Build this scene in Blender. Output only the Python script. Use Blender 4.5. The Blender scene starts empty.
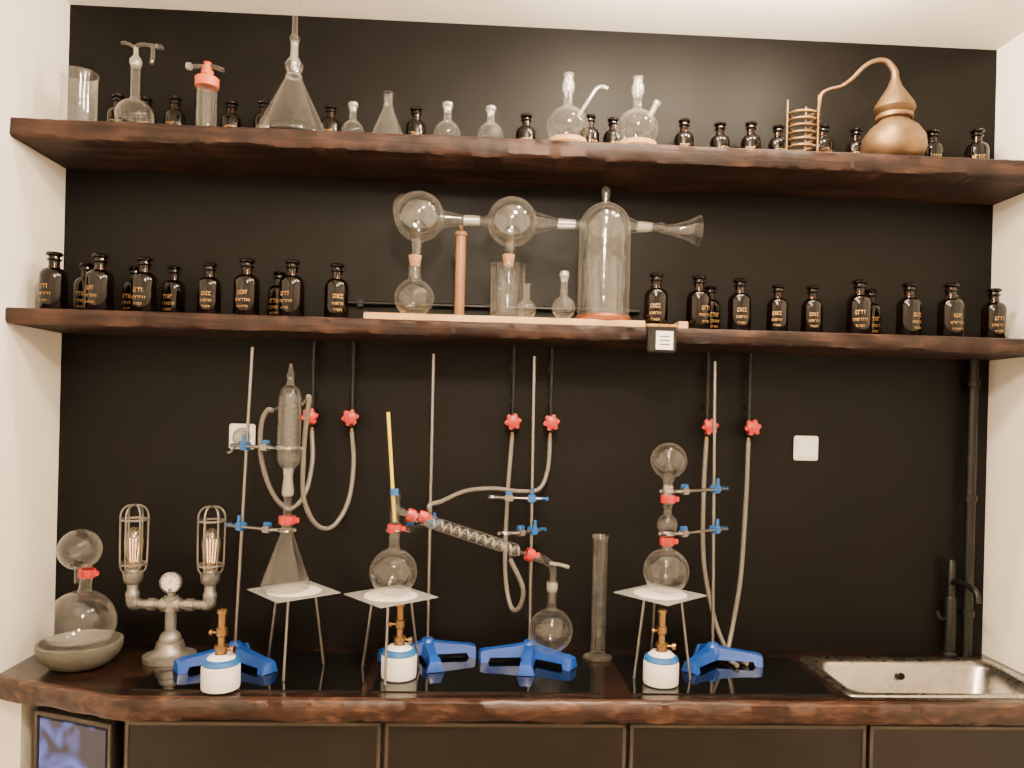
import bpy, bmesh, math, random
from mathutils import Vector, Matrix, noise
random.seed(7)
S=bpy.context.scene
COL=S.collection
pi=math.pi
# ------------------------------------------------------------------ dims
XL,XR=-1.386,1.803
YB=0.0; YF=-4.2
ZC=3.03
CT=0.90           # counter top
S1=2.538; S2=1.980 # shelf tops
SD=0.306
# ------------------------------------------------------------------ materials
def newmat(n):
    m=bpy.data.materials.new(n); m.use_nodes=True
    nt=m.node_tree; b=nt.nodes['Principled BSDF']
    return m,nt,b
def pm(n,c,rough=.5,metal=0,noise_s=0,namt=.25,bump=0,coat=0,emit=None,es=0,spec=None,rvar=0):
    m,nt,b=newmat(n)
    b.inputs['Base Color'].default_value=(*c,1)
    b.inputs['Roughness'].default_value=rough
    b.inputs['Metallic'].default_value=metal
    b.inputs['Coat Weight'].default_value=coat
    if spec is not None: b.inputs['Specular IOR Level'].default_value=spec
    if emit: 
        b.inputs['Emission Color'].default_value=(*emit,1); b.inputs['Emission Strength'].default_value=es
    if noise_s:
        tc=nt.nodes.new('ShaderNodeTexCoord'); nz=nt.nodes.new('ShaderNodeTexNoise')
        nz.inputs['Scale'].default_value=noise_s; nz.inputs['Detail'].default_value=6
        nt.links.new(tc.outputs['Object'],nz.inputs['Vector'])
        cr=nt.nodes.new('ShaderNodeValToRGB')
        cr.color_ramp.elements[0].position=.3; cr.color_ramp.elements[1].position=.7
        cr.color_ramp.elements[0].color=(*[x*(1-namt) for x in c],1)
        cr.color_ramp.elements[1].color=(*[min(1,x*(1+namt)) for x in c],1)
        nt.links.new(nz.outputs['Fac'],cr.inputs['Fac']); nt.links.new(cr.outputs['Color'],b.inputs['Base Color'])
        if bump:
            bp=nt.nodes.new('ShaderNodeBump'); bp.inputs['Strength'].default_value=bump; bp.inputs['Distance'].default_value=.01
            nt.links.new(nz.outputs['Fac'],bp.inputs['Height']); nt.links.new(bp.outputs['Normal'],b.inputs['Normal'])
        if rvar:
            mr=nt.nodes.new('ShaderNodeMapRange'); mr.inputs['To Min'].default_value=rough-rvar; mr.inputs['To Max'].default_value=rough+rvar
            nt.links.new(nz.outputs['Fac'],mr.inputs['Value']); nt.links.new(mr.outputs['Result'],b.inputs['Roughness'])
    return m
def woodmat(n,c1,c2,c3,scale=(1.2,14,14),rough=.5,bump=.5,coat=0,spec=.35):
    m,nt,b=newmat(n)
    tc=nt.nodes.new('ShaderNodeTexCoord'); mp=nt.nodes.new('ShaderNodeMapping'); mp.inputs['Scale'].default_value=scale
    nz=nt.nodes.new('ShaderNodeTexNoise'); nz.inputs['Scale'].default_value=2.2; nz.inputs['Detail'].default_value=9; nz.inputs['Distortion'].default_value=.8
    n2=nt.nodes.new('ShaderNodeTexNoise'); n2.inputs['Scale'].default_value=9; n2.inputs['Detail'].default_value=5
    nt.links.new(tc.outputs['Object'],mp.inputs['Vector']); nt.links.new(mp.outputs['Vector'],nz.inputs['Vector'])
    nt.links.new(tc.outputs['Object'],n2.inputs['Vector'])
    ad=nt.nodes.new('ShaderNodeMath'); ad.operation='MULTIPLY_ADD'; ad.inputs[1].default_value=.45
    nt.links.new(n2.outputs['Fac'],ad.inputs[0]); 
    ml=nt.nodes.new('ShaderNodeMath'); ml.operation='MULTIPLY'; ml.inputs[1].default_value=.6
    nt.links.new(nz.outputs['Fac'],ml.inputs[0]); nt.links.new(ml.outputs[0],ad.inputs[2])
    cr=nt.nodes.new('ShaderNodeValToRGB'); e=cr.color_ramp.elements
    e[0].position=.36; e[0].color=(*c1,1); e[1].position=.68; e[1].color=(*c3,1)
    x=e.new(.52); x.color=(*c2,1)
    nt.links.new(ad.outputs[0],cr.inputs['Fac']); nt.links.new(cr.outputs['Color'],b.inputs['Base Color'])
    bp=nt.nodes.new('ShaderNodeBump'); bp.inputs['Strength'].default_value=bump; bp.inputs['Distance'].default_value=.006
    nt.links.new(ad.outputs[0],bp.inputs['Height']); nt.links.new(bp.outputs['Normal'],b.inputs['Normal'])
    b.inputs['Specular IOR Level'].default_value=spec
    b.inputs['Roughness'].default_value=rough; b.inputs['Coat Weight'].default_value=coat; b.inputs['Coat Roughness'].default_value=.25
    return m
def glassmat(n,tint=(.95,.955,.95),base=.05,edge=.80,powr=2.7,diff=(.50,.46,.41),dw=.22,gr=.03):
    m=bpy.data.materials.new(n); m.use_nodes=True; nt=m.node_tree; nt.nodes.clear()
    out=nt.nodes.new('ShaderNodeOutputMaterial'); mx=nt.nodes.new('ShaderNodeMixShader')
    tr=nt.nodes.new('ShaderNodeBsdfTransparent'); tr.inputs[0].default_value=(*tint,1)
    gl=nt.nodes.new('ShaderNodeBsdfGlossy'); gl.inputs['Roughness'].default_value=gr; gl.inputs['Color'].default_value=(1,1,1,1)
    df=nt.nodes.new('ShaderNodeBsdfDiffuse'); df.inputs[0].default_value=(*diff,1)
    m2=nt.nodes.new('ShaderNodeMixShader'); m2.inputs[0].default_value=dw
    nt.links.new(gl.outputs[0],m2.inputs[1]); nt.links.new(df.outputs[0],m2.inputs[2])
    tc=nt.nodes.new('ShaderNodeTexCoord'); nz=nt.nodes.new('ShaderNodeTexNoise'); nz.inputs['Scale'].default_value=14; nz.inputs['Detail'].default_value=2
    nt.links.new(tc.outputs['Object'],nz.inputs['Vector'])
    bp=nt.nodes.new('ShaderNodeBump'); bp.inputs['Strength'].default_value=.35; bp.inputs['Distance'].default_value=.012
    nt.links.new(nz.outputs['Fac'],bp.inputs['Height']); nt.links.new(bp.outputs['Normal'],gl.inputs['Normal'])
    lw=nt.nodes.new('ShaderNodeLayerWeight'); lw.inputs['Blend'].default_value=.5
    pw=nt.nodes.new('ShaderNodeMath'); pw.operation='POWER'; pw.inputs[1].default_value=powr
    nt.links.new(lw.outputs['Facing'],pw.inputs[0])
    ma=nt.nodes.new('ShaderNodeMath'); ma.operation='MULTIPLY_ADD'; ma.inputs[1].default_value=edge; ma.inputs[2].default_value=base
    nt.links.new(pw.outputs[0],ma.inputs[0])
    nt.links.new(ma.outputs[0],mx.inputs[0]); nt.links.new(tr.outputs[0],mx.inputs[1]); nt.links.new(m2.outputs[0],mx.inputs[2])
    nt.links.new(mx.outputs[0],out.inputs[0]); return m

M_black=pm('black_paint',(.0022,.0017,.0014),.5,noise_s=7,namt=.35,bump=.12,rvar=.1,spec=.14)
M_white=pm('cream_plaster',(.88,.82,.73),.85,noise_s=9,namt=.03,bump=.25)
M_ceil=pm('ceiling_paint',(.92,.88,.80),.9,noise_s=5,namt=.02)
M_floor=pm('floor_tile',(.16,.12,.09),.4,noise_s=6,namt=.25)
M_wood=woodmat('dark_stained_wood',(.004,.002,.0015),(.017,.0078,.0054),(.050,.023,.015),rough=.6,bump=.9,spec=.22)
M_ctop=woodmat('counter_wood',(.003,.0015,.001),(.010,.0045,.003),(.03,.013,.008),rough=.22,bump=.25,coat=.25)
M_edge=woodmat('live_edge_wood',(.006,.0026,.0016),(.030,.012,.007),(.10,.044,.025),scale=(6,20,20),rough=.4,bump=.9,coat=.2)
M_pine=woodmat('pine_wood',(.34,.19,.065),(.44,.26,.10),(.52,.33,.15),rough=.5,bump=.2)
M_stick=woodmat('copper_brown_wood',(.11,.048,.018),(.17,.075,.03),(.24,.11,.045),scale=(14,14,1.5),rough=.4,bump=.2)
M_cork=pm('cork',(.28,.14,.062),.85,noise_s=120,namt=.4,bump=.3)
M_glass=glassmat('lab_glass')
M_glass2=glassmat('lab_glass_inner',base=.05,edge=.5,dw=.3,diff=(.42,.39,.35))
M_frost=glassmat('frosted_joint',base=.36,edge=.35,dw=.7,diff=(.40,.37,.33),gr=.25)
M_dark=pm('amber_bottle_glass',(.0022,.0009,.0005),.06,noise_s=3,namt=.3,spec=.3)
M_darks=pm('amber_bottle_brown',(.05,.014,.004),.1,noise_s=8,namt=.3)
M_gold=pm('gold_lettering',(.26,.145,.04),.5,.3,noise_s=90,namt=.5)
M_steel=pm('steel',(.25,.24,.23),.33,1,noise_s=20,namt=.08)
M_sink=pm('brushed_stainless',(.44,.42,.385),.28,1,noise_s=30,namt=.06,rvar=.08)
M_galv=pm('galvanised_pipe',(.23,.215,.195),.45,.75,noise_s=30,namt=.3,bump=.2)
M_blue=pm('blue_cast_enamel',(.005,.052,.30),.35,noise_s=25,namt=.12,coat=.2)
M_lblue=pm('blue_plastic',(.010,.09,.30),.4,noise_s=10,namt=.1)
M_red=pm('red_plastic',(.36,.014,.011),.4,noise_s=10,namt=.1)
M_orange=pm('orange_plastic',(.55,.09,.015),.45,noise_s=10,namt=.1)
M_wht=pm('white_enamel',(.72,.69,.64),.4,noise_s=10,namt=.03)
M_ceram=pm('ceramic_gauze',(.60,.56,.50),.8,noise_s=60,namt=.08,bump=.3)
M_mesh=pm('wire_gauze',(.30,.295,.28),.5,.4,noise_s=300,namt=.5,bump=.4)
M_brass=pm('brass',(.32,.19,.075),.4,1,noise_s=25,namt=.2)
M_copper=pm('aged_bronze_copper',(.150,.088,.042),.5,.8,noise_s=14,namt=.4,bump=.1)
M_copper2=pm('red_copper',(.30,.10,.04),.35,.8,noise_s=14,namt=.25)
M_hose=pm('clear_pvc_hose',(.125,.112,.095),.35,noise_s=8,namt=.1)
M_rubber=pm('black_pipe',(.003,.003,.003),.4,noise_s=10,namt=.2,spec=.3)
M_blk=pm('black_glass',(.002,.002,.0023),.04,noise_s=6,namt=.2,rvar=.015,spec=.9)
M_cab=pm('cabinet_panel',(.010,.0078,.006),.35,noise_s=5,namt=.25,rvar=.08,spec=.35)
M_trim=pm('aluminium_trim',(.085,.072,.06),.4,.6,noise_s=12,namt=.15)
M_grey=pm('grey_plastic',(.22,.21,.19),.5,noise_s=12,namt=.1)
M_stone=pm('grey_stone',(.085,.080,.062),.5,noise_s=30,namt=.25,bump=.3)
M_yel=pm('yellow_thermometer',(.60,.43,.02),.35,noise_s=10,namt=.1)
M_fil=pm('bulb_filament',(1,.6,.25),.5,emit=(1,.6,.28),es=5)
M_bulbg=glassmat('amber_bulb_glass',tint=(.98,.9,.78),base=.16,edge=.5,dw=.35,diff=(.5,.4,.28))
M_bluep=pm('painted_blue_glow_glass',(.01,.012,.03),.12,coat=.5)
# ------------------------------------------------------------------ builder
def rot_to(d):
    d=Vector(d).normalized()
    return Vector((0,0,1)).rotation_difference(d).to_matrix().to_4x4()
def catmull(P,sub):
    if len(P)<3 or sub<=1: return [Vector(p) for p in P]
    P=[Vector(p) for p in P]; Q=[2*P[0]-P[1]]+P+[2*P[-1]-P[-2]]; out=[]
    for i in range(1,len(Q)-2):
        for k in range(sub):
            t=k/sub
            a,b,c,d=Q[i-1],Q[i],Q[i+1],Q[i+2]
            out.append(.5*((2*b)+(c-a)*t+(2*a-5*b+4*c-d)*t*t+(3*b-a-3*c+d)*t*t*t))
    out.append(P[-1]); return out
class O:
    def __init__(s,name,loc=(0,0,0)):
        s.name=name; s.loc=Vector(loc); s.bm=bmesh.new(); s.mats=[]
    def mi(s,m):
        if m not in s.mats: s.mats.append(m)
        return s.mats.index(m)
    def lathe(s,prof,mat,at=(0,0,0),d=None,segs=28,a0=0):
        T=Matrix.Translation(Vector(at)) @ (rot_to(d) if d is not None else Matrix.Identity(4))
        idx=s.mi(mat); rings=[]
        for r,z in prof:
            if r<1e-6: rings.append([s.bm.verts.new(T@Vector((0,0,z)))])
            else: rings.append([s.bm.verts.new(T@Vector((r*math.cos(a0+2*pi*i/segs),r*math.sin(a0+2*pi*i/segs),z))) for i in range(segs)])
        for A,B in zip(rings,rings[1:]):
            for i in range(segs):
                j=(i+1)%segs
                if len(A)==1 and len(B)==1: continue
                if len(A)==1: f=[A[0],B[j],B[i]]
                elif len(B)==1: f=[A[i],A[j],B[0]]
                else: f=[A[i],A[j],B[j],B[i]]
                fc=s.bm.faces.new(f); fc.material_index=idx; fc.smooth=True
    def tube(s,pts,r,mat,segs=10,sub=6,cap=True):
        P=catmull(pts,sub); n=len(P); idx=s.mi(mat)
        def rad(i):
            if not isinstance(r,(list,tuple)): return r
            t=i/(n-1)*(len(r)-1); k=min(int(t),len(r)-2); return r[k]+(r[k+1]-r[k])*(t-k)
        tg=(P[1]-P[0]).normalized()
        up=Vector((0,0,1)) if abs(tg.z)<.9 else Vector((0,1,0))
        nrm=(up-tg*up.dot(tg)).normalized(); rings=[]
        for i,p in enumerate(P):
            t2=((P[min(i+1,n-1)]-P[max(i-1,0)])).normalized()
            nrm=(nrm-t2*nrm.dot(t2)).normalized(); bn=t2.cross(nrm)
            rr=rad(i)
            rings.append([s.bm.verts.new(p+rr*(nrm*math.cos(2*pi*k/segs)+bn*math.sin(2*pi*k/segs))) for k in range(segs)])
        for A,B in zip(rings,rings[1:]):
            for i in range(segs):
                j=(i+1)%segs
                f=s.bm.faces.new([A[i],A[j],B[j],B[i]]); f.material_index=idx; f.smooth=True
        if cap:
            for R in (rings[0],rings[-1]):
                f=s.bm.faces.new(R); f.material_index=idx
    def box(s,c,sz,mat,bev=0,rot=None):
        t=bmesh.new(); bmesh.ops.create_cube(t,size=1)
        bmesh.ops.scale(t,vec=Vector(sz),verts=t.verts)
        if bev: bmesh.ops.bevel(t,geom=t.edges[:],offset=bev,segments=2,affect='EDGES')
        T=Matrix.Translation(Vector(c)) @ (rot.to_4x4() if rot else Matrix.Identity(4))
        t.transform(T); idx=s.mi(mat)
        for f in t.faces: f.material_index=idx
        me=bpy.data.meshes.new('tmp'); t.to_mesh(me); t.free(); s.bm.from_mesh(me); bpy.data.meshes.remove(me)
    def poly(s,pts,z0,z1,mat):
        idx=s.mi(mat)
        a=[s.bm.verts.new((p[0],p[1],z0)) for p in pts]; b=[s.bm.verts.new((p[0],p[1],z1)) for p in pts]
        fs=[s.bm.faces.new(a),s.bm.faces.new(b)]
        for i in range(len(pts)):
            j=(i+1)%len(pts); fs.append(s.bm.faces.new([a[i],a[j],b[j],b[i]]))
        for f in fs: f.material_index=idx
    def mesh(s,ang=40):
        bmesh.ops.recalc_face_normals(s.bm,faces=s.bm.faces[:])
        me=bpy.data.meshes.new(s.name); s.bm.to_mesh(me); s.bm.free()
        for m in s.mats: me.materials.append(m)
        me.set_sharp_from_angle(angle=math.radians(ang))
        return me
    def done(s,ang=40,sz=1):
        me=s.mesh(ang)
        o=bpy.data.objects.new(s.name,me); COL.objects.link(o); o.location=s.loc; o.scale=(1,1,sz); return o
def inst(name,me,loc,rz=0,sc=1):
    o=bpy.data.objects.new(name,me); COL.objects.link(o); o.location=loc; o.rotation_euler=(0,0,rz)
    o.scale=(sc,sc,sc) if not isinstance(sc,tuple) else sc; return o
def arc(cz,r,a0,a1,n=12,cr=0):
    return [(max(0,cr+r*math.cos(math.radians(a0+(a1-a0)*i/n))),cz+r*math.sin(math.radians(a0+(a1-a0)*i/n))) for i in range(n+1)]
def rbf(R,rn,h,lip=.004,z0=0,flat=.93):
    c=z0+R*flat; a=-math.degrees(math.asin(flat)); top=math.degrees(math.acos(rn/R))
    return [(0,z0)]+arc(c,R,a,top-4,20)+[(rn*1.05,c+R*math.sin(math.radians(top))+.006),(rn,c+R*.99+.012),(rn,h-.006),(rn+lip,h-.003),(rn+lip,h),(rn-.002,h)]
def erl(R,rn,h,zs,z0=0,lip=.004):
    return [(0,z0+.004),(R*.6,z0+.001),(R*.92,z0),(R,z0+.008),(R*.98,z0+.02),(rn*1.25,z0+zs-.012),(rn,z0+zs+.01),(rn,z0+h-.006),(rn+lip,z0+h-.003),(rn+lip,z0+h),(rn-.002,z0+h)]
def redclip(o,at,r,d=(0,0,1),mat=None):
    mat=mat or M_red
    o.lathe([(r,-.012),(r+.006,-.012),(r+.007,0),(r+.006,.012),(r,.012)],mat,at=at,d=d,segs=20)
    v=Vector(at)
    o.box((v.x+r+.010,v.y-.004,v.z),(.018,.007,.016),mat,.002)
    o.box((v.x-.004,v.y-r-.008,v.z),(.010,.012,.018),mat,.002)
# ------------------------------------------------------------------ room shell
def slab(name,c,sz,mat):
    o=O(name,c); o.box((0,0,0),sz,mat); return o.done()
T=.1; cx=(XL+XR)/2; W=XR-XL; cy=(YF)/2; L=-YF
slab('wall_back',(cx,T/2,ZC/2),(W+2*T,T,ZC),M_black)
slab('wall_left',(XL-T/2,cy,ZC/2),(T,L,ZC),M_white)
slab('wall_right',(XR+T/2,cy,ZC/2),(T,L,ZC),M_white)
slab('wall_front',(cx,YF-T/2,ZC/2),(W+2*T,T,ZC),M_white)
slab('floor',(cx,cy,-T/2),(W+2*T,L+2*T,T),M_floor)
slab('ceiling',(cx,cy,ZC+T/2),(W+2*T,L+2*T,T),M_ceil)
# ------------------------------------------------------------------ shelves
def shelf(ztop,seed,ST):
    o=O('wooden_shelf',(0,0,ztop)); idx=o.mi(M_wood)
    nx=260; rows=[]
    prof=[(-.0005,0),(-SD*.5,0),(-SD+.006,0),(-SD,-.005),(-SD-.001,-.016),(-SD,-ST+.008),(-SD+.006,-ST),(-SD*.5,-ST),(-.0005,-ST)]
    for i in range(nx+1):
        x=XL+.001+(W-.002)*i/nx; row=[]
        for k,(y,z) in enumerate(prof):
            w=0; 
            if 2<=k<=6: w=(noise.noise(Vector((x*7,k*.7,seed)))*.006+noise.noise(Vector((x*34,k*2.,seed)))*.005)
            wz=noise.noise(Vector((x*9,k*.9,seed+5)))*.004+noise.noise(Vector((x*40,k*.9,seed+5)))*.002 if k in(4,5,6) else 0
            row.append(o.bm.verts.new((x,y+w,z+wz)))
        rows.append(row)
    n=len(prof)
    for A,B in zip(rows,rows[1:]):
        for k in range(n):
            j=(k+1)%n; f=o.bm.faces.new([A[k],A[j],B[j],B[k]]); f.material_index=idx; f.smooth=True
    for R in(rows[0],rows[-1]):
        f=o.bm.faces.new(R); f.material_index=idx
    return o.done(50)
shelf(S1,3.1,.056); shelf(S2,8.7,.046)
# ------------------------------------------------------------------ counter
o=O('wooden_countertop',(0,0,0))
FY=-.455; AX=-.965
hx0,hx1,hy0,hy1=1.135,1.745,-.395,-.095
o.poly([(XL+.001,-.001),(XL+.001,-.295),(AX,FY),(hx0,FY),(hx0,-.001)],CT-.055,CT,M_ctop)
o.poly([(hx0,-.001),(hx0,hy1),(hx1,hy1),(hx1,-.001)],CT-.055,CT,M_ctop)
o.poly([(hx0,hy0),(hx0,FY),(hx1,FY),(hx1,hy0)],CT-.055,CT,M_ctop)
o.poly([(hx1,-.001),(hx1,FY),(XR-.001,FY),(XR-.001,-.001)],CT-.055,CT,M_ctop)
path=[]
for i in range(40): 
    t=i/40; path.append((XL+.001+(AX-XL)*t,-.295+(FY+.295)*t))
for i in range(281): path.append((AX+(XR-.001-AX)*i/280,FY))
rows=[];idx=o.mi(M_edge)
for i,(x,y) in enumerate(path):
    nx_,ny_=(-.37,-.93) if i<38 else ((-.2,-.98) if i<42 else (0,-1))
    row=[]
    for k,(dd,z) in enumerate([(0,0.0005),(.015,0),(.023,-.006),(.025,-.025),(.024,-.048),(.018,-.060),(-.02,-.064),(-.02,-.05)]):
        w=noise.noise(Vector((x*8,k*.8,2.)))*.005+noise.noise(Vector((x*35,k*1.9,4.)))*.005 if 1<k<7 else 0
        wz=noise.noise(Vector((x*11,k*.9,9.)))*.005 if 3<k<7 else 0
        row.append(o.bm.verts.new((max(XL+.001,x+nx_*(dd+w)),y+ny_*(dd+w),CT+z+wz)))
    rows.append(row)
for A,B in zip(rows,rows[1:]):
    for k in range(7):
        f=o.bm.faces.new([A[k],A[k+1],B[k+1],B[k]]); f.material_index=idx; f.smooth=True
o.done(50)
# cabinets
o=O('base_cabinet',(0,0,0))
seams=[-.957,-.24,.457,1.16,XR-.005]
CF=-.425; ztop=CT-.068
o.box(((AX+XR)/2,CF+.012,ztop/2+.04),(XR-AX-.01,.022,ztop-.08),M_cab)
o.box(((AX+XR)/2,CF+.05,.04),(XR-AX-.01,.02,.08),M_rubber)
for a,b in zip(seams,seams[1:]):
    w=b-a-.012; c=(a+b)/2
    o.box((c,CF-.008,(.09+ztop-.004)/2),(w,.016,ztop-.004-.09),M_cab,.002)
    zt=ztop-.012
    for zz in(zt,.10): o.box((c,CF-.018,zz),(w,.006,.010),M_trim,.001)
    for xx in(a+.011,b-.011): o.box((xx,CF-.018,(zt+.10)/2),(.010,.006,zt-.10),M_trim,.001)
    o.box((c,CF-.026,ztop-.24),(.14,.008,.012),M_steel,.002)
o.done()
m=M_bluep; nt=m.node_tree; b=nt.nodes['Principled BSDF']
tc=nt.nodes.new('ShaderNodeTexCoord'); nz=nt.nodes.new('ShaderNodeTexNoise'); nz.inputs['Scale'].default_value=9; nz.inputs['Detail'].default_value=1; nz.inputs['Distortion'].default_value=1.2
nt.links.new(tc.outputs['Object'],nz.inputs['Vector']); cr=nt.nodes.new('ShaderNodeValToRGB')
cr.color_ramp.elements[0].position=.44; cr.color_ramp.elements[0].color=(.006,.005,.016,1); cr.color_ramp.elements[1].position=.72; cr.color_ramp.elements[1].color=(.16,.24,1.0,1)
nt.links.new(nz.outputs['Fac'],cr.inputs['Fac']); nt.links.new(cr.outputs['Color'],b.inputs['Emission Color']); b.inputs['Emission Strength'].default_value=.9  # blue glow and glare painted onto the dark glass as noise-driven emission
ang=math.atan2(FY+.295,AX-XL); R=Matrix.Rotation(ang,3,'Z')
o=O('glass_door_cooler',((-1.30-.985)/2+.01,(-.315-.432)/2+.035,0))
R3=R
o.box((0,0,.435),(.30,.02,.74),M_cab,.003,R3)
n=R@Vector((0,-1,0)); tx=R@Vector((1,0,0))
c=Vector((0,0,.435))+n*.014
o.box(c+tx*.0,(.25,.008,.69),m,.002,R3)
for sx in(-.137,.137): o.box(c+tx*sx,(.014,.012,.73),M_trim,.002,R3)
o.box(c+Vector((0,0,.358)),(.28,.012,.014),M_trim,.002,R3)
o.box((0,0,.035),(.28,.03,.07),M_rubber,0,R3)
o.done()
slab('wall_partition',(XL+.035,-.155,.417),(.068,.28,.834),M_white)
for a,b in((-.95,-.31),(-.28,.378),(.47,1.075)):
    o=O('black_glass_worktop_plate',((a+b)/2,-.24,CT)); o.box((0,0,.002),(b-a,.35,.003),M_blk,.001); o.done()
CZ=CT+.0037
# ------------------------------------------------------------------ sink + tap
def rrect(x0,x1,y0,y1,r,z,n=6):
    P=[]
    for (cx_,cy_,a) in((x1-r,y1-r,0),(x0+r,y1-r,90),(x0+r,y0+r,180),(x1-r,y0+r,270)):
        for i in range(n+1):
            t=math.radians(a+90*i/n); P.append((cx_+r*math.cos(t),cy_+r*math.sin(t),z))
    return P
o=O('stainless_sink',(0,0,CT))
idx=o.mi(M_sink)
loops=[rrect(1.108,1.772,-.425,-.065,.03,.001),rrect(1.112,1.768,-.421,-.069,.03,.006),rrect(1.128,1.752,-.405,-.085,.04,.006),rrect(1.145,1.735,-.388,-.102,.05,.001),
 rrect(1.155,1.725,-.378,-.112,.055,-.012),rrect(1.165,1.715,-.368,-.122,.06,-.13),rrect(1.185,1.695,-.35,-.14,.06,-.155),rrect(1.40,1.48,-.285,-.205,.039,-.16)]
vs=[[o.bm.verts.new(p) for p in l] for l in loops]
for A,B in zip(vs,vs[1:]):
    for i in range(len(A)):
        j=(i+1)%len(A); f=o.bm.faces.new([A[i],A[j],B[j],B[i]]); f.material_index=idx; f.smooth=True
f=o.bm.faces.new(vs[-1]); f.material_index=idx
o.lathe([(.036,-.159),(.034,-.154),(.02,-.156),(0,-.158)],M_steel,at=(1.44,-.245,0))
o.lathe([(.012,0),(.012,.004),(.006,.005),(0,.003)],M_rubber,at=(1.44,-.1235,-.04),d=(0,-1,0))
o.done(60)
o=O('kitchen_tap',(1.662,-.034,CT))
o.lathe([(0,0),(.026,0),(.026,.012),(.020,.018),(.020,.20),(.017,.21),(.014,.212),(.014,.33),(.010,.336),(0,.336)],M_rubber)
o.tube([(0,0,.24),(0,-.02,.262),(0,-.07,.268),(0,-.13,.255),(0,-.145,.22)],.010,M_rubber)
o.tube([(-.018,0,.13),(-.04,-.005,.135),(-.05,-.008,.16)],.006,M_rubber)
o.done()
# ------------------------------------------------------------------ reagent bottles
def bottle_mesh(nm,R=.041,H=.195,seed=0,label=True):
    rnd=random.Random(seed)
    o=O(nm); hb=H*.58; rn=R*.40
    o.lathe([(0,.003),(R*.9,0),(R,.006),(R,hb)]+[(rn+(R-rn)*math.cos(math.radians(a)),hb+H*.15*math.sin(math.radians(a))) for a in(15,30,45,60,75,88)]+[(rn,H*.80),(rn*1.0,H*.845),(rn*1.3,H*.86),(rn*1.35,H*.878),(rn*1.05,H*.885)],M_dark)
    o.lathe([(rn*1.0,H*.88),(rn*.95,H*.92),(rn*1.45,H*.94),(rn*1.55,H*.968),(rn*1.3,H*.99),(0,H)],M_dark)
    o.lathe([(rn*1.02,H*.755),(rn*1.12,H*.765),(rn*1.02,H*.775)],M_darks)
    if label:
        ix=o.mi(M_gold)
        for zc,n_,h,w in((hb*.70,rnd.randint(4,5),.013,.0060),(hb*.48,rnd.randint(6,8),.009,.0042),(hb*.29,rnd.randint(5,7),.007,.0034)):
            st=(w+.0020)/R
            for i in range(n_):
                a=-pi/2+(i-(n_-1)/2)*st
                for part in rnd.choice([((-1,-.45,-1,1),(-1,1,.6,1)),((-1,-.4,-1,1),(.4,1,-1,1)),((-1,1,-1,-.5),(-1,1,.5,1),(-1,-.4,-1,1)),((-.3,.3,-1,1),(-1,1,.55,1)),((-1,-.4,-1,1),(.4,1,-1,1),(-1,1,-.2,.2))]):
                    q=[]
                    for (px,pz) in((part[0],part[2]),(part[1],part[2]),(part[1],part[3]),(part[0],part[3])):
                        aa=a+px*w/2/R; q.append(o.bm.verts.new(((R+.0008)*math.cos(aa),(R+.0008)*math.sin(aa),zc+pz*h/2)))
                    f=o.bm.faces.new(q); f.material_index=ix
    return o.mesh()
BM=[bottle_mesh('reagent_bottle_a',.039,.184,1),bottle_mesh('reagent_bottle_b',.037,.178,2),bottle_mesh('reagent_bottle_c',.040,.188,3)]
BS=[bottle_mesh('reagent_bottle_d',.033,.165,4),bottle_mesh('reagent_bottle_e',.033,.158,5)]
NM='reagent_bottle'
E=.0005
for i,(x,k,sc) in enumerate([(-1.302,0,1),(-1.167,2,.98),(-1.032,0,.97),(-.831,1,.93),(-.718,2,.97),(-.58,0,1),(-.444,1,1.0),
     (.56,1,1.02),(.70,0,.98),(.833,1,.98),(.96,1,.90),(1.072,1,.9),(1.22,0,.99),(1.386,1,1),(1.523,2,.96),(1.674,0,.93)]):
    inst(NM,BM[k],(x,-.205+random.uniform(-.01,.01),S2+E),random.uniform(-.45,.45),sc)
for i,(x,k) in enumerate([(-1.262,0),(-1.110,1),(-.985,0),(-.650,1),(.770,1),(1.318,0),(1.600,1)]):
    inst(NM,BS[k],(x,-.095,S2+E),random.uniform(-.3,.3),1.05)
for i,x in enumerate([-1.18,-1.093,-1.0,-.82,-.715,-.50,-.222,.141,.353,.432,.671,.793,.898,.992,1.146,1.26,1.526,1.682]):
    k=i%2
    inst(NM,BS[k],(x,-.085,S1+E),random.uniform(-.4,.4),1.0 if i!=17 else 1.1)
# ------------------------------------------------------------------ shelf-1 glassware
FYS=-.215; K1=.94; S1e=S1+E
o=O('glass_beaker',(-1.232,FYS-.01,S1e))
o.lathe([(0,.003),(.042,0),(.050,.008),(.050,.165),(.054,.178),(.0535,.180),(.048,.168),(.048,.010),(0,.006)],M_glass)
o.tube([(-.05,0,.172),(-.06,0,.18)],[.01,.004],M_glass,segs=8)
o.done(sz=K1)
o=O('boiling_flask',(-1.07,FYS,S1e))
o.lathe(rbf(.056,.013,.225),M_glass)
o.lathe([(.015,.215),(.018,.225),(.018,.235),(.012,.245),(.007,.25),(.007,.275)],M_frost)
o.tube([(0,0,.26),(.0,0,.28),(.02,0,.288),(.05,0,.285),(.065,0,.282)],.006,M_glass)
o.tube([(0,0,.275),(-.03,0,.29),(-.045,0,.288)],.005,M_glass)
o.tube([(.05,0,.285),(.05,0,.245),(.045,0,.225)],.006,M_glass)
o.lathe([(0,0),(.011,0),(.011,.012),(0,.012)],M_glass,at=(.07,0,.276))
o.done(sz=K1)
o=O('dropping_column',(-.854,FYS,S1e))
o.lathe([(0,0),(.032,0),(.032,.006),(.030,.01),(.030,.155),(.026,.165)],M_glass)
o.lathe([(.012,.01),(.012,.15)],M_glass2,segs=14)
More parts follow.
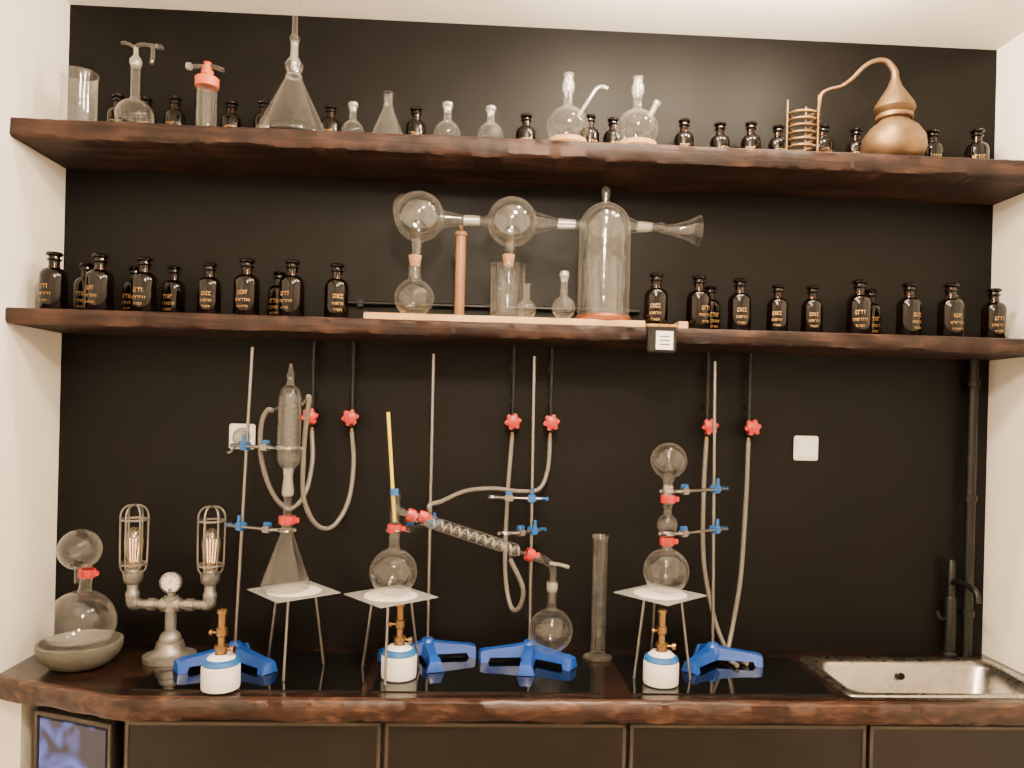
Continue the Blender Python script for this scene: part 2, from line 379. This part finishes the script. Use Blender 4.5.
o.lathe([(.030,.155),(.035,.157),(.036,.185),(.030,.19),(.018,.195),(.018,.21),(0,.212)],M_orange)
o.tube([(-.05,0,.222),(-.02,0,.225),(.02,0,.225),(.05,0,.215)],.007,M_glass)
o.lathe([(0,0),(.012,0),(.013,.02),(0,.022)],M_orange,at=(.0,-.01,.20),d=(.2,-.2,1))
o.lathe([(.009,.2),(.009,.235),(.013,.238),(0,.24)],M_orange)
o.lathe([(0,0),(.012,.001),(.012,.014),(0,.016)],M_frost,at=(-.048,0,.222),d=(-1,0,.2))
o.done(sz=K1)
o=O('conical_flask',(-.596,FYS+.02,S1e))
o.lathe([(0,.004),(.09,0),(.108,.006),(.110,.016),(.104,.034),(.06,.13),(.024,.21),(.020,.222),(.027,.24),(.029,.255),(.020,.268),(.013,.28),(.012,.33),(.016,.335),(.016,.345),(.009,.35),(.006,.46),(.004,.465)],M_glass,segs=40)
o.lathe([(.010,.24),(.010,.33)],M_frost,segs=16)
o.lathe([(.023,.212),(.026,.216),(.023,.22)],M_frost)
o.done(sz=K1)
def small(name,loc,prof,stop=None,sm=M_glass):
    o=O(name,loc); o.lathe(prof,M_glass)
    if stop:
        r,z=stop; o.lathe([(r*.9,z-.012),(r,z),(r*1.4,z+.004),(r*1.4,z+.012),(r*1.0,z+.016),(0,z+.017)],sm)
    return o
small('stoppered_flask',(-.406,FYS,S1e),rbf(.034,.011,.105),(.011,.105),M_frost).done()
small('erlenmeyer_flask',(-.298,FYS,S1e),erl(.052,.014,.165,.12)).done(sz=K1)
small('stoppered_flask',(-.113,FYS,S1e),rbf(.040,.012,.118),(.012,.118),M_frost).done()
small('stoppered_flask',(.022,FYS,S1e),rbf(.040,.012,.112),(.012,.112),M_frost).done()
for x,v in((.263,0),(.483,1)):
    o=O('round_bottom_flask',(x,FYS-.01,S1e))
    o.lathe([(.035,0),(.060,0),(.066,.010),(.062,.026),(.035,.026),(.032,.009),(.035,0)],M_cork)
    o.lathe(rbf(.066,.014,.20,z0=.012),M_glass)
    o.lathe([(.016,.185),(.019,.195),(.019,.215),(.014,.225),(.014,.24),(.018,.245),(0,.247)],M_frost)
    if v==0: o.tube([(.03,-.02,.10),(.06,-.02,.15),(.085,-.01,.195),(.105,0,.21),(.125,0,.205)],.0055,M_frost)
    else: 
        o.tube([(.035,-.02,.11),(.052,-.03,.145)],.009,M_frost)
        o.lathe([(0,0),(.011,0),(.011,.012),(0,.012)],M_frost,at=(.052,-.03,.145),d=(.4,-.2,.9))
    o.done(sz=.96)
o=O('copper_alembic',(1.318,FYS,S1e))
o.lathe([(0,0),(.066,0),(.088,.018),(.098,.05),(.094,.085),(.074,.118),(.050,.138),(.044,.15),(.05,.153),(.05,.160),(.044,.163),
  (.056,.170),(.063,.184),(.058,.200),(.040,.230),(.022,.260),(.013,.288),(.011,.30)],M_copper,segs=40)
o.lathe([(.051,.147),(.056,.151),(.056,.163),(.051,.166)],M_copper,segs=40)
o.tube([(0,0,.285),(-.004,0,.315),(-.03,0,.345),(-.068,0,.345),(-.105,0,.322),(-.140,0,.283),(-.175,0,.255),(-.215,0,.242),(-.24,0,.225),(-.246,0,.19),(-.250,0,.165)],[.013,.011,.009,.008,.007,.0065,.006,.006,.006,.005,.005],M_copper,segs=12)
hel=[]
for i in range(0,6*12+1):
    a=2*pi*i/12; hel.append((-.296+.046*math.cos(a),.046*math.sin(a),.165-.135*i/72))
o.tube(hel,.0052,M_copper,segs=8,sub=1)
o.tube([hel[-1],(-.25,-.02,.028),(-.24,-.06,.02)],.005,M_copper,segs=8)
for a in(60,180,300):
    x=-.296+.053*math.cos(math.radians(a)); y=.053*math.sin(math.radians(a)); o.tube([(x,y,0),(x,y,.20)],.0035,M_copper,segs=8,sub=1)
o.lathe([(.048,0),(.058,0),(.058,.006),(.048,.006),(.048,0)],M_copper,at=(-.296,0,0))
o.done(sz=.95)
o=O('perforated_cable_duct',(XR-.013,-.24,2.78))
o.box((0,0,0),(.024,.05,.34),M_wht,.003)
for i in range(14):
    for s_ in(-1,1): o.box((-.0125,s_*.012,-.155+i*.024),(.002,.010,.014),M_grey)
o.done()
# ------------------------------------------------------------------ shelf-2 distillation train
Yt=-.19; Z2=S2+E
o=O('glass_distillation_train',(0,Yt,Z2)); bt=.022
o.box((.083,-.03,bt/2),(.865,.105,bt),M_pine,.002)
o.box((.635,-.05,.012),(.03,.06,.024),M_pine,.002)
AZ=.332
o.lathe(rbf(.062,.019,.195,z0=bt),M_glass,at=(-.205,0,0))
o.lathe([(.015,.180),(.021,.215),(.0,.215)],M_cork,at=(-.205,0,0))
def globe(x,r,az):
    o.lathe(arc(az,r,-76,90,26)[0:],M_glass,at=(x,0,0),segs=36)
    o.lathe(arc(az,r*.955,-76,90,26)[0:],M_glass2,at=(x,0,0),segs=36)
globe(-.195,.079,AZ+.006); globe(.098,.079,AZ)
o.tube([(-.203,0,.210),(-.2,0,.262)],[.012,.018],M_glass,sub=1,segs=16,cap=False)
o.tube([(-.195,0,.22),(-.195,-.01,.30),(-.20,-.0,.36)],.007,M_glass2)
o.tube([(-.225,-.05,.372),(-.243,-.03,.388),(-.262,-.01,.380),(-.268,0,.35),(-.258,0,.31)],[.008,.011,.013,.011,.008],M_glass,cap=False)
def neck(x0,x1,r0,r1,z0=AZ,z1=AZ,mat=M_glass): o.tube([(x0,0,z0),(x1,0,z1)],[r0,r1],mat,segs=20,sub=1,cap=False)
neck(-.128,-.045,.030,.012); neck(-.055,-.005,.017,.015,mat=M_frost); neck(-.005,.03,.012,.02)
neck(.168,.255,.036,.013); neck(.245,.30,.017,.015,mat=M_frost); neck(.30,.335,.012,.02)
neck(.46,.51,.034,.013); neck(.50,.545,.017,.015,mat=M_frost); neck(.545,.585,.012,.016)
o.lathe([(.014,0),(.018,.03),(.028,.07),(.046,.11),(.050,.114),(.046,.113)],M_glass,at=(.585,0,AZ-.006),d=(1,0,0))
o.lathe([(.018,.24),(.012,.265)],M_glass,at=(.093,0,0))
o.lathe([(0,bt+.004),(.048,bt),(.054,bt+.008),(.054,.190),(.058,.196),(.053,.194)],M_glass,at=(.09,0,0))
o.lathe([(.030,bt+.02),(.030,.14),(.016,.17),(.016,.205)],M_glass2,at=(.09,0,0))
o.lathe([(.014,.190),(.020,.228),(0,.229)],M_cork,at=(.09,0,0))
o.tube([(.098,0,.225),(.098,-.01,.30),(.092,0,.36)],.007,M_glass2)
o.lathe(rbf(.030,.010,.13,z0=bt),M_glass,at=(.148,-.045,0))
bx=.396
o.lathe([(0,bt),(.088,bt),(.090,bt+.012),(.083,bt+.02),(0,bt+.02)],M_copper2,at=(bx,0,0),segs=40)
o.lathe([(.082,bt+.02),(.082,.29)]+arc(.322,.082,0,80,14)[0:]+[(.012,.405),(.010,.415),(.014,.43),(.012,.445),(.006,.455),(0,.457)],M_glass,at=(bx,0,0),segs=40)
o.lathe([(.052,bt+.02),(.055,.03),(.055,.20),(.048,.225),(.02,.24),(.015,.30),(.015,.33)],M_glass2,at=(bx,0,0),segs=28)
o.lathe(arc(.326,.070,-85,85,16),M_glass,at=(bx,0,0),segs=28)
o.lathe([(.0,bt),(.016,bt),(.016,.28),(.020,.283),(.020,.291),(.015,.295),(.0,.295)],M_stick,at=(-.062,0,0),segs=18)
o.tube([(-.062,-.022,.307),(-.062,-.01,.295),(-.062,.01,.295),(-.062,.022,.307)],.006,M_stick)
o.done(45)
o=O('volumetric_flask',(.262,-.255,S2+.0228)); o.lathe(rbf(.036,.011,.125),M_glass); o.lathe([(.010,.115),(.012,.128),(.016,.132),(.013,.146),(0,.148)],M_frost); o.done()
o=O('shelf_label_box',(.552,-SD-.024,S2-.040))
o.box((0,0,0),(.086,.030,.078),M_rubber,.004); o.box((.006,-.0165,-.004),(.052,.003,.056),M_wht,.001); o.box((0,-.0,.041),(.094,.034,.008),M_gold,.001)
for i in range(3): o.box((.006,-.0185,.008-i*.012),(.032,.001,.003),M_trim)
o.done()
o=O('gas_pipe',(0,-.014,0))
o.tube([(-.46,0,S2+.085),(.55,0,S2+.085)],.008,M_rubber,sub=1)
for x in(-.4,0.05,.5): o.box((x,.002,S2+.085),(.02,.018,.026),M_rubber,.002)
o.done()
# ------------------------------------------------------------------ gas taps
VX=[-.547,-.415,.1236,.252,.790,.936]; VZ=1.678
for x in VX:
    o=O('gas_tap',(x,-.03,VZ))
    o.tube([(0,0,S2-.046-VZ-.001),(0,0,-.02)],.0075,M_rubber,sub=1)
    for zz in(.18,.07): o.box((0,.014,zz),(.022,.026,.016),M_rubber,.003)
    o.lathe([(.008,-.035),(.014,-.03),(.015,.02),(.010,.03)],M_rubber)
    o.lathe([(0,0),(.008,0),(.008,.018),(.013,.020),(.022,.023),(.024,.030),(.020,.040),(.010,.044),(0,.045)],M_red,at=(0,-.008,0),d=(0,-1,0),segs=18)
    for i in range(6):
        a=i*pi/3+.2; o.lathe([(0,0),(.0075,.001),(.0075,.014),(0,.016)],M_red,at=(.021*math.cos(a),-.031,.021*math.sin(a)),d=(0,-1,0),segs=10)
    o.lathe([(.005,-.05),(.007,-.045),(.005,-.035)],M_brass)
    o.done()
def socket(name,x,z,n=1):
    o=O(name,(x,-.001,z))
    o.box((0,-.006,0),(.085*n,.012,.085),M_wht,.004)
    for i in range(n):
        cx_=(i-(n-1)/2)*.085
        if name=='power_socket':
            o.lathe([(.030,0),(.030,.003),(.024,.004),(.021,-.006),(0,-.006)],M_grey,at=(cx_,-.0125,0),d=(0,-1,0))
        else:
            o.box((cx_,-.014,0),(.062,.005,.062),M_wht,.002)
    return o
o=socket('power_socket',-.783,1.605)
o.lathe([(0,0),(.021,0),(.021,.03),(.015,.04),(0,.042)],M_grey,at=(0,-.012,-.002),d=(0,-1,0))
o.tube([(0,-.045,-.002),(0,-.06,-.02),(-.03,-.02,-.05),(-.045,-.008,-.055)],.004,M_grey)
o.done()
socket('light_switch',1.148,1.61).done()
o=O('drain_pipe',(1.722,-.035,0)); o.lathe([(.017,CT+.001),(.017,S2-.047)],M_rubber,segs=18)
for z in(1.05,1.45,1.85): o.lathe([(.018,z-.012),(.022,z-.01),(.022,z+.01),(.018,z+.012)],M_rubber,segs=18); o.box((0,.022,z),(.02,.024,.02),M_rubber)
o.done()
# ------------------------------------------------------------------ retort stands
STANDS={'A':(-.739,-.17,[216,322,88],.180,.030),'B':(-.140,-.105,[197,8,283],.16,-.004),'C':(.193,-.12,[186,-34.7,262],.165,-.008),'D':(.7985,-.125,[-12,226,100],.16,-.016)}
for k,(x,y,an,Ln,lean) in STANDS.items():
    o=O('retort_stand',(x,y,CZ))
    o.lathe([(0,.012),(.028,.012),(.031,.030),(.025,.050),(.016,.062),(.010,.064),(0,.064)],M_blue)
    for a in an:
        l=Ln if a not in(88,100) else .08
        r_=math.radians(a); d=Vector((math.cos(r_),math.sin(r_),0)); n=Vector((-d.y,d.x,0)); ix=o.mi(M_blue)
        secs=[(0,.027,.014,.054),(l*.35,.023,.014,.046),(l*.8,.021,.014,.038),(l*.84,.028,.0,.038),(l*.98,.028,0,.032),(l,.020,.002,.024)]
        rr=[]
        for s_,hw,z0,z1 in secs:
            p=d*s_; rr.append([o.bm.verts.new(p-n*hw+Vector((0,0,z0))),o.bm.verts.new(p+n*hw+Vector((0,0,z0))),o.bm.verts.new(p+n*hw*.6+Vector((0,0,z1))),o.bm.verts.new(p-n*hw*.6+Vector((0,0,z1)))])
        for A,B in zip(rr,rr[1:]):
            for i in range(4):
                j=(i+1)%4; f=o.bm.faces.new([A[i],A[j],B[j],B[i]]); f.material_index=ix
        for q in(rr[0],rr[-1]):
            f=o.bm.faces.new(q); f.material_index=ix
    o.tube([(0,0,.05),(lean,0,.99)],.0055,M_steel,sub=1,segs=12)
    o.done()
def rodx(k,z):
    x,y,_,_,lean=STANDS[k]; return Vector((x+lean*(z-CZ)/.98,y,z))
def clamp(k,z,target,jr,over=.05):
    p=rodx(k,z); t=Vector((target[0],target[1],z)); d=(t-p); d.z=0; dist=d.length; d.normalize()
    q=Vector((-d.y,d.x,0))
    off=q*-.014 if q.y>0 else q*.014
    o=O('lab_clamp',(p.x,p.y,p.z)); ang=math.atan2(d.y,d.x); R=Matrix.Rotation(ang,3,'Z')
    o.box(off*.5,(.026,.032,.026),M_lblue,.004,R)
    o.tube([off*.5-d*.012+Vector((0,0,0)),off*.5-d*.045],.005,M_lblue,sub=1)
    o.box(off*.5-d*.05,(.008,.026,.012),M_lblue,.002,R)
    o.tube([off+off*.2+Vector((0,0,.012)),off*1.2+Vector((0,0,.035))],.005,M_lblue,sub=1)
    o.tube([off-d*over,off+d*(dist-jr-.04)],.005,M_steel,sub=1)
    c=d*(dist)
    e=off+d*(dist-jr-.045)
    o.box(e,(.03,.022,.02),M_steel,.003,R)
    for s_ in(-1,1):
        pts=[e+d*.012+q*s_*.006]
        for a in(150,110,70,40):
            aa=ang+s_*math.radians(a); pts.append(c+Vector((math.cos(aa),math.sin(aa),0))*(jr+.006))
        o.tube(pts,.0048,M_steel,segs=8)
    o.box(e+Vector((0,0,.016)),(.022,.016,.012),M_lblue,.002,R)
    o.done()
# ------------------------------------------------------------------ tripods with gauze
def tripod(x,y,zt,rot):
    o=O('tripod_with_gauze',(x,y,CZ)); h=zt-CZ
    o.lathe([(.062,h-.010),(.070,h-.010),(.070,h-.004),(.062,h-.004),(.062,h-.010)],M_steel,segs=30)
    for k in range(3):
        a=math.radians(rot+120*k); c,s_=math.cos(a),math.sin(a)
        o.tube([(c*.066,s_*.066,h-.007),(c*.10,s_*.10,0.001)],.0042,M_steel,sub=1,segs=8)
    R=Matrix.Rotation(math.radians(40),3,'Z')
    o.box((0,0,h-.002),(.205,.205,.0025),M_mesh,0,R)
    o.lathe([(0,h-.005),(.078,h-.004),(.082,h-.0005),(.074,h+.0025),(0,h+.003)],M_ceram,segs=30)
    o.done()
tA=(-.544,-.245,1.147); tB=(-.246,-.27,1.143); tD=(.588,-.25,1.155)
tripod(*tA,30); tripod(*tB,30); tripod(*tD,90)
for x,y in((-.706,-.405),(-.213,-.300),(.575,-.335)):
    o=O('gas_cartridge_burner',(x,y,CZ))
    o.lathe([(0,.002),(.046,0),(.052,.004),(.053,.010),(.053,.066),(.050,.074)],M_wht,segs=32)
    o.lathe([(.0505,.070),(.052,.074),(.048,.084),(.030,.092),(.014,.095),(0,.095)],M_lblue,segs=32)
    o.lathe([(.040,.087),(.030,.097),(.018,.099),(.016,.093)],M_wht,segs=32)
    o.lathe([(0,.094),(.014,.094),(.014,.108),(.019,.110),(.019,.122),(.010,.126),(.010,.148),(.015,.152),(.015,.172),(.010,.175),(.0105,.212),(.014,.214),(.014,.224),(.009,.224),(.009,.2)],M_brass,segs=18)
    o.tube([(.0,0,.115),(.032,-.008,.115)],.0035,M_brass,sub=1); o.lathe([(0,0),(.010,0),(.010,.010),(0,.010)],M_brass,at=(.030,-.008,.115),d=(1,-.2,0),segs=12)
    o.tube([(0,0,.160),(-.026,-.004,.160)],.003,M_brass,sub=1); o.lathe([(0,0),(.008,0),(.008,.008),(0,.008)],M_brass,at=(-.024,-.004,.16),d=(-1,0,0),segs=12)
    o.done()
# ------------------------------------------------------------------ setup A
ax,ay=-.570,-.245; z0=tA[2]+.0035
o=O('reflux_condenser_apparatus',(ax,ay,z0))
o.lathe(erl(.073,.017,.205,.175),M_glass,segs=36)
redclip(o,(0,0,.212),.019)
o.lathe([(.015,.19),(.017,.215),(.012,.228),(.011,.285),(.014,.29)],M_glass)
o.lathe([(.016,.285),(.018,.30),(.013,.345),(.016,.37)],M_frost)
o.lathe([(.014,.365),(.030,.385),(.034,.40),(.034,.585),(.028,.610),(.012,.625),(.010,.65),(.013,.655),(.009,.66),(.005,.69),(0,.69)],M_glass)
o.lathe([(.013,.37),(.013,.60)],M_glass2,segs=14)
o.tube([(.018*math.cos(i*.7),.018*math.sin(i*.7),.39+.19*i/90) for i in range(91)],.0022,M_glass2,segs=6,sub=1)
o.tube([(.034,0,.565),(.045,0,.575),(.052,0,.585)],.005,M_glass); o.tube([(-.034,0,.555),(-.045,0,.55),(-.055,0,.545)],.005,M_glass)
o.done()
clamp('A',1.582,(ax,ay),.034); clamp('A',1.330,(ax,ay),.018)
# ------------------------------------------------------------------ setup D
dx,dy=.605,-.25; z0=tD[2]+.0035
o=O('bulb_reflux_apparatus',(dx,dy,z0))
o.lathe(rbf(.071,.016,.155),M_glass,segs=36)
redclip(o,(0,0,.160),.016)
o.lathe([(.013,.14),(.013,.172)]+arc(.212,.032,-62,62,10)+[(.013,.245),(.012,.262),(.016,.27),(.016,.29)],M_glass)
redclip(o,(0,0,.292),.016)
o.lathe([(.014,.275),(.012,.335),(.018,.352)]+arc(.412,.056,-68,90,18),M_glass,segs=32)
o.lathe([(.014,.30),(.016,.335)],M_frost)
o.done()
clamp('D',z0+.315,(dx,dy),.016); clamp('D',z0+.182,(dx,dy),.016)
# ------------------------------------------------------------------ setup B
bx_,by_=-.240,-.27; z0=tB[2]+.0035
o=O('distillation_apparatus',(0,0,0))
P=lambda x,y,z: Vector((x,y,z))
o.lathe([(r,z+z0) for r,z in rbf(.072,.016,.190)],M_glass,at=(bx_,by_,0),segs=36)
redclip(o,(bx_,by_,z0+.20),.016)
o.lathe([(.014,z0+.17),(.014,z0+.285),(.017,z0+.288),(.016,z0+.305)],M_glass,at=(bx_,by_,0))
o.tube([(bx_,by_,z0+.22),(bx_-.028,by_,1.70)],.0055,M_yel,sub=1)
o.lathe([(.008,0),(.013,.002),(.013,.02),(.008,.022)],M_lblue,at=(bx_-.003,by_,z0+.30))
C0=P(-.203,-.268,1.390); C1=P(.175,-.205,1.262); dv=(C1-C0).normalized()
o.tube([(bx_,by_,1.415),(-.225,by_,1.402),C0],.011,M_glass)
o.tube([C0,C0+dv*.03],.014,M_frost,sub=1); 
A0=C0+dv*.035; A1=C1-dv*.03; Ld=(A1-A0).length
o.lathe([(.010,0),(.020,.010),(.020,Ld-.010),(.010,Ld)],M_glass,at=A0,d=dv)
o.tube([A0-dv*.03,A1+dv*.05],.006,M_glass2,sub=1)
RT=rot_to(dv)
o.tube([A0+(RT@Vector((.013*math.cos(i*.5),.013*math.sin(i*.5),Ld*i/150))) for i in range(151)],.003,M_frost,segs=6,sub=1)
redclip(o,C0+dv*.012,.014,dv); redclip(o,C1+dv*.005,.014,dv); redclip(o,C0+dv*.05+P(0,0,.008),.012,dv)
N0=A0+dv*.035; N1=A1-dv*.03
o.tube([N0+P(0,0,.014),N0+P(.003,0,.035)],.005,M_glass,sub=1); o.tube([N1-P(0,0,.014),N1-P(.0,0,.04)],.005,M_glass,sub=1)
fx,fy=.258,-.165
o.tube([C1,C1+dv*.04,P(.236,-.18,1.236),P(fx,fy,1.215),P(fx+.002,fy,1.17),P(fx,fy,1.10)],[.014,.014,.013,.012,.010,.007],M_glass,cap=False)
o.tube([P(.248,-.17,1.228),P(.285,-.165,1.222),P(.31,-.165,1.215)],.006,M_frost)
zf=CZ+.0425
o.lathe([(r,z+zf) for r,z in rbf(.070,.015,.222)],M_glass,at=(fx,fy,0),segs=36)
o.lathe([(.017,zf+.19),(.018,zf+.195),(.018,zf+.215),(.014,zf+.22)],M_frost,at=(fx,fy,0))
o.done()
clamp('B',1.340,(bx_,by_),.016,over=.03)
m_=C0.lerp(C1,.80); clamp('C',1.325,(m_.x-.0,-.20),.012,over=.03)
clamp('C',1.43,(.06,-.11),.010,over=.03)
o=O('measuring_cylinder',(.422,-.10,CT+.0037))
o.lathe([(0,0),(.050,0),(.050,.006),(.030,.012),(.020,.018)],M_glass,segs=6)
o.lathe([(.019,.014),(.024,.022),(.024,.395),(.030,.405),(.029,.406),(.0225,.39)],M_glass)
for i in range(6): o.lathe([(.0242,.08+i*.05),(.0246,.0805+i*.05),(.0242,.081+i*.05)],M_frost,segs=20)
o.done()
# ------------------------------------------------------------------ hoses
def hose(pts,r=.0075):
    o=O('rubber_hose',(0,0,0)); o.tube(pts,r,M_hose,segs=10,sub=10); return o.done()
vb=VZ-.048
hose([(-.415,-.03,vb),(-.405,-.04,1.52),(-.415,-.07,1.40),(-.455,-.11,1.325),(-.50,-.15,1.335),(-.535,-.18,1.42),(-.535,-.20,1.55),(-.525,-.22,1.66),(-.512,-.243,1.735),(-.520,-.245,1.738)])
hose([(-.547,-.03,vb),(-.535,-.07,1.53),(-.545,-.12,1.43),(-.585,-.16,1.385),(-.635,-.18,1.44),(-.665,-.20,1.55),(-.660,-.225,1.65),(-.640,-.24,1.695),(-.622,-.245,1.697)])
hose([(.1236,-.03,vb),(.112,-.05,1.43),(.108,-.09,1.20),(.125,-.13,1.085),(.150,-.17,1.08),(.162,-.20,1.15),(N1.x,N1.y,N1.z-.035)])
hose([(.252,-.03,vb),(.245,-.05,1.52),(.215,-.07,1.455),(.15,-.075,1.447),(.06,-.10,1.457),(-.03,-.14,1.450),(-.10,-.21,1.425),(N0.x+.003,N0.y,N0.z+.05),(N0.x+.003,N0.y,N0.z+.03)])
hose([(.790,-.03,vb),(.782,-.04,1.45),(.785,-.05,1.22),(.82,-.06,1.04),(.855,-.08,.94),(.875,-.11,CZ+.008),(.90,-.17,CZ+.008)])
hose([(.936,-.03,vb),(.930,-.04,1.45),(.915,-.05,1.18),(.890,-.06,1.02),(.865,-.09,.945),(.85,-.12,CZ+.010),(.86,-.19,CZ+.008)])
# ------------------------------------------------------------------ stone bowl with big flask
o=O('flask_in_stone_bowl',(-1.193,-.215,CT+E))
o.lathe([(0,0),(.06,0),(.088,.012),(.110,.035),(.119,.060),(.119,.076),(.110,.078),(.104,.065),(.085,.035),(0,.025)],M_stone,segs=40)
d=Vector((.10,0,1)).normalized()
o.lathe(arc(.0,.100,-90,78,24),M_glass,at=(0,0,.130),segs=40,d=d)
o.lathe([(.020,.094),(.017,.11),(.017,.155),(.021,.158)],M_glass,at=(0,0,.130),d=d)
redclip(o,Vector((0,0,.130))+d*.155,.018,d)
o.lathe([(.015,.14),(.014,.185),(.020,.19)]+arc(.24,.062,-70,90,18),M_glass,at=(-.003,0,.115),segs=32,d=Vector((-.02,0,1)))
o.lathe([(.0,.060),(.080,.062),(.086,.066)],M_frost,at=(0,0,.02),segs=32)
o.done()
# ------------------------------------------------------------------ industrial pipe lamp
o=O('industrial_pipe_lamp',(-.95,-.145,CT+.001)); g=M_galv
o.lathe([(0,0),(.080,0),(.080,.014),(.060,.020),(.045,.034),(.040,.055),(.026,.064),(.026,.075),(.017,.080),(.017,.15),(.022,.152),(.022,.20),(.017,.202)],g)
o.lathe(arc(.06,.034,-60,60,8),g)
o.tube([(-.118,0,.172),(.118,0,.172)],.015,g,sub=1,segs=16)
for x in(-.06,.06): o.tube([(x-.012,0,.172),(x+.012,0,.172)],.020,g,sub=1,segs=8)
o.tube([(-.03,0,.172),(.03,0,.172)],.022,g,sub=1,segs=16)
o.lathe([(.012,.20),(.012,.225)],g)
o.lathe([(0,-.012),(.030,-.012),(.032,.008),(.034,.012),(.029,.014)],g,at=(0,0,.243),d=(0,-1,0))
o.lathe([(.029,.010),(0,.0101)],M_wht,at=(0,0,.243),d=(0,-1,0))
o.box((0,-.0115,.248),(.002,.001,.020),M_red,rot=Matrix.Rotation(.6,3,'Y'))
for i in range(9):
    a=math.radians(-45+i*33.75); o.box((.023*math.cos(a),-.0112,.243+.023*math.sin(a)),(.002,.001,.005),M_rubber,rot=Matrix.Rotation(-a+pi/2,3,'Y'))
for sx in(-1,1):
    X=sx*.120
    o.tube([(X-sx*.02,0,.172),(X-sx*.004,0,.173),(X,0,.182),(X,0,.20)],.019,g,segs=16)
    o.lathe([(.018,.195),(.021,.197),(.021,.21),(.017,.215),(.017,.235),(.027,.245),(.030,.262),(.030,.275),(.022,.277),(.019,.285),(0,.286)],g,at=(X,0,0),segs=20)
    for k in range(6):
        a=2*pi*k/6+.3; c,s_=math.cos(a),math.sin(a)
        o.tube([(X+c*.028,s_*.028,.272),(X+c*.038,s_*.038,.30),(X+c*.040,s_*.040,.42),(X+c*.038,s_*.038,.462),(X+c*.022,s_*.022,.482),(X,0,.485)],.0028,g,segs=6)
    for zz,rr in((.30,.039),(.44,.040)):
        o.lathe([(rr-.003,zz-.003),(rr+.002,zz-.003),(rr+.002,zz+.003),(rr-.003,zz+.003),(rr-.003,zz-.003)],g,at=(X,0,0),segs=24)
    o.lathe([(.012,.283),(.013,.30),(.026,.34),(.029,.37),(.022,.40),(.008,.415),(0,.417)],M_bulbg,at=(X,0,0),segs=20)
    for q in(-.010,-.003,.004,.011):
        o.tube([(X+q,0,.305),(X+q*1.4,.002,.38)],.0010,M_fil,sub=1,segs=5)
    o.lathe([(0,.283),(.011,.283),(.012,.30),(.004,.306),(0,.306)],M_brass,at=(X,0,0),segs=14)
o.done()
# ------------------------------------------------------------------ ceiling fixtures + lights
def light(name,loc,e,rad,col=(1,.80,.58)):
    l=bpy.data.lights.new(name,'POINT'); l.energy=e; l.shadow_soft_size=rad; l.color=col
    ob=bpy.data.objects.new(name,l); COL.objects.link(ob); ob.location=loc; return ob
for x in(.40,.74,1.08):
    o=O('ceiling_spotlight',(x,-.50,ZC)); o.lathe([(0,0),(.04,0),(.04,-.012),(.02,-.016),(0,-.016)],M_wht); o.done()
    light('spot_bulb',(x,-.50,ZC-.065),34,.035)
o=O('added_ceiling_lamp',(.1,-2.3,ZC)); o.lathe([(0,0),(.10,0),(.10,-.02),(.03,-.03),(.012,-.035),(.012,-.10),(0,-.10)],M_wht); o.done()  # unseen fixture, added to carry the warm main fill light
light('added_lamp_bulb',(.1,-2.3,ZC-.26),220,.12)
o=O('added_ceiling_lamp',(.3,-1.2,ZC)); o.lathe([(0,0),(.10,0),(.10,-.02),(.03,-.03),(.012,-.035),(.012,-.06),(0,-.06)],M_wht); o.done()  # second unseen fixture, added for more highlights on the glassware
light('added_lamp_bulb',(.3,-1.2,ZC-.18),130,.09)
w=bpy.data.worlds.new('World'); S.world=w; w.use_nodes=True
w.node_tree.nodes['Background'].inputs[0].default_value=(1,.85,.7,1); w.node_tree.nodes['Background'].inputs[1].default_value=.1
# ------------------------------------------------------------------ camera
cam=bpy.data.cameras.new('camera'); co=bpy.data.objects.new('camera',cam); COL.objects.link(co)
psi=math.radians(2.69); rho=math.radians(1.45)
F=Vector((math.sin(psi),math.cos(psi),0)); Rr=Vector((math.cos(psi),-math.sin(psi),0)); U=Vector((0,0,1))
R2=Rr*math.cos(rho)+U*math.sin(rho); U2=-Rr*math.sin(rho)+U*math.cos(rho)
Mx=Matrix((R2,U2,-F)).transposed().to_4x4(); Mx.translation=Vector((0,-2.6,1.71))
co.matrix_world=Mx
cam.sensor_width=36; cam.lens=760/1024*36; cam.shift_y=28/1024; cam.clip_start=.01
S.camera=co
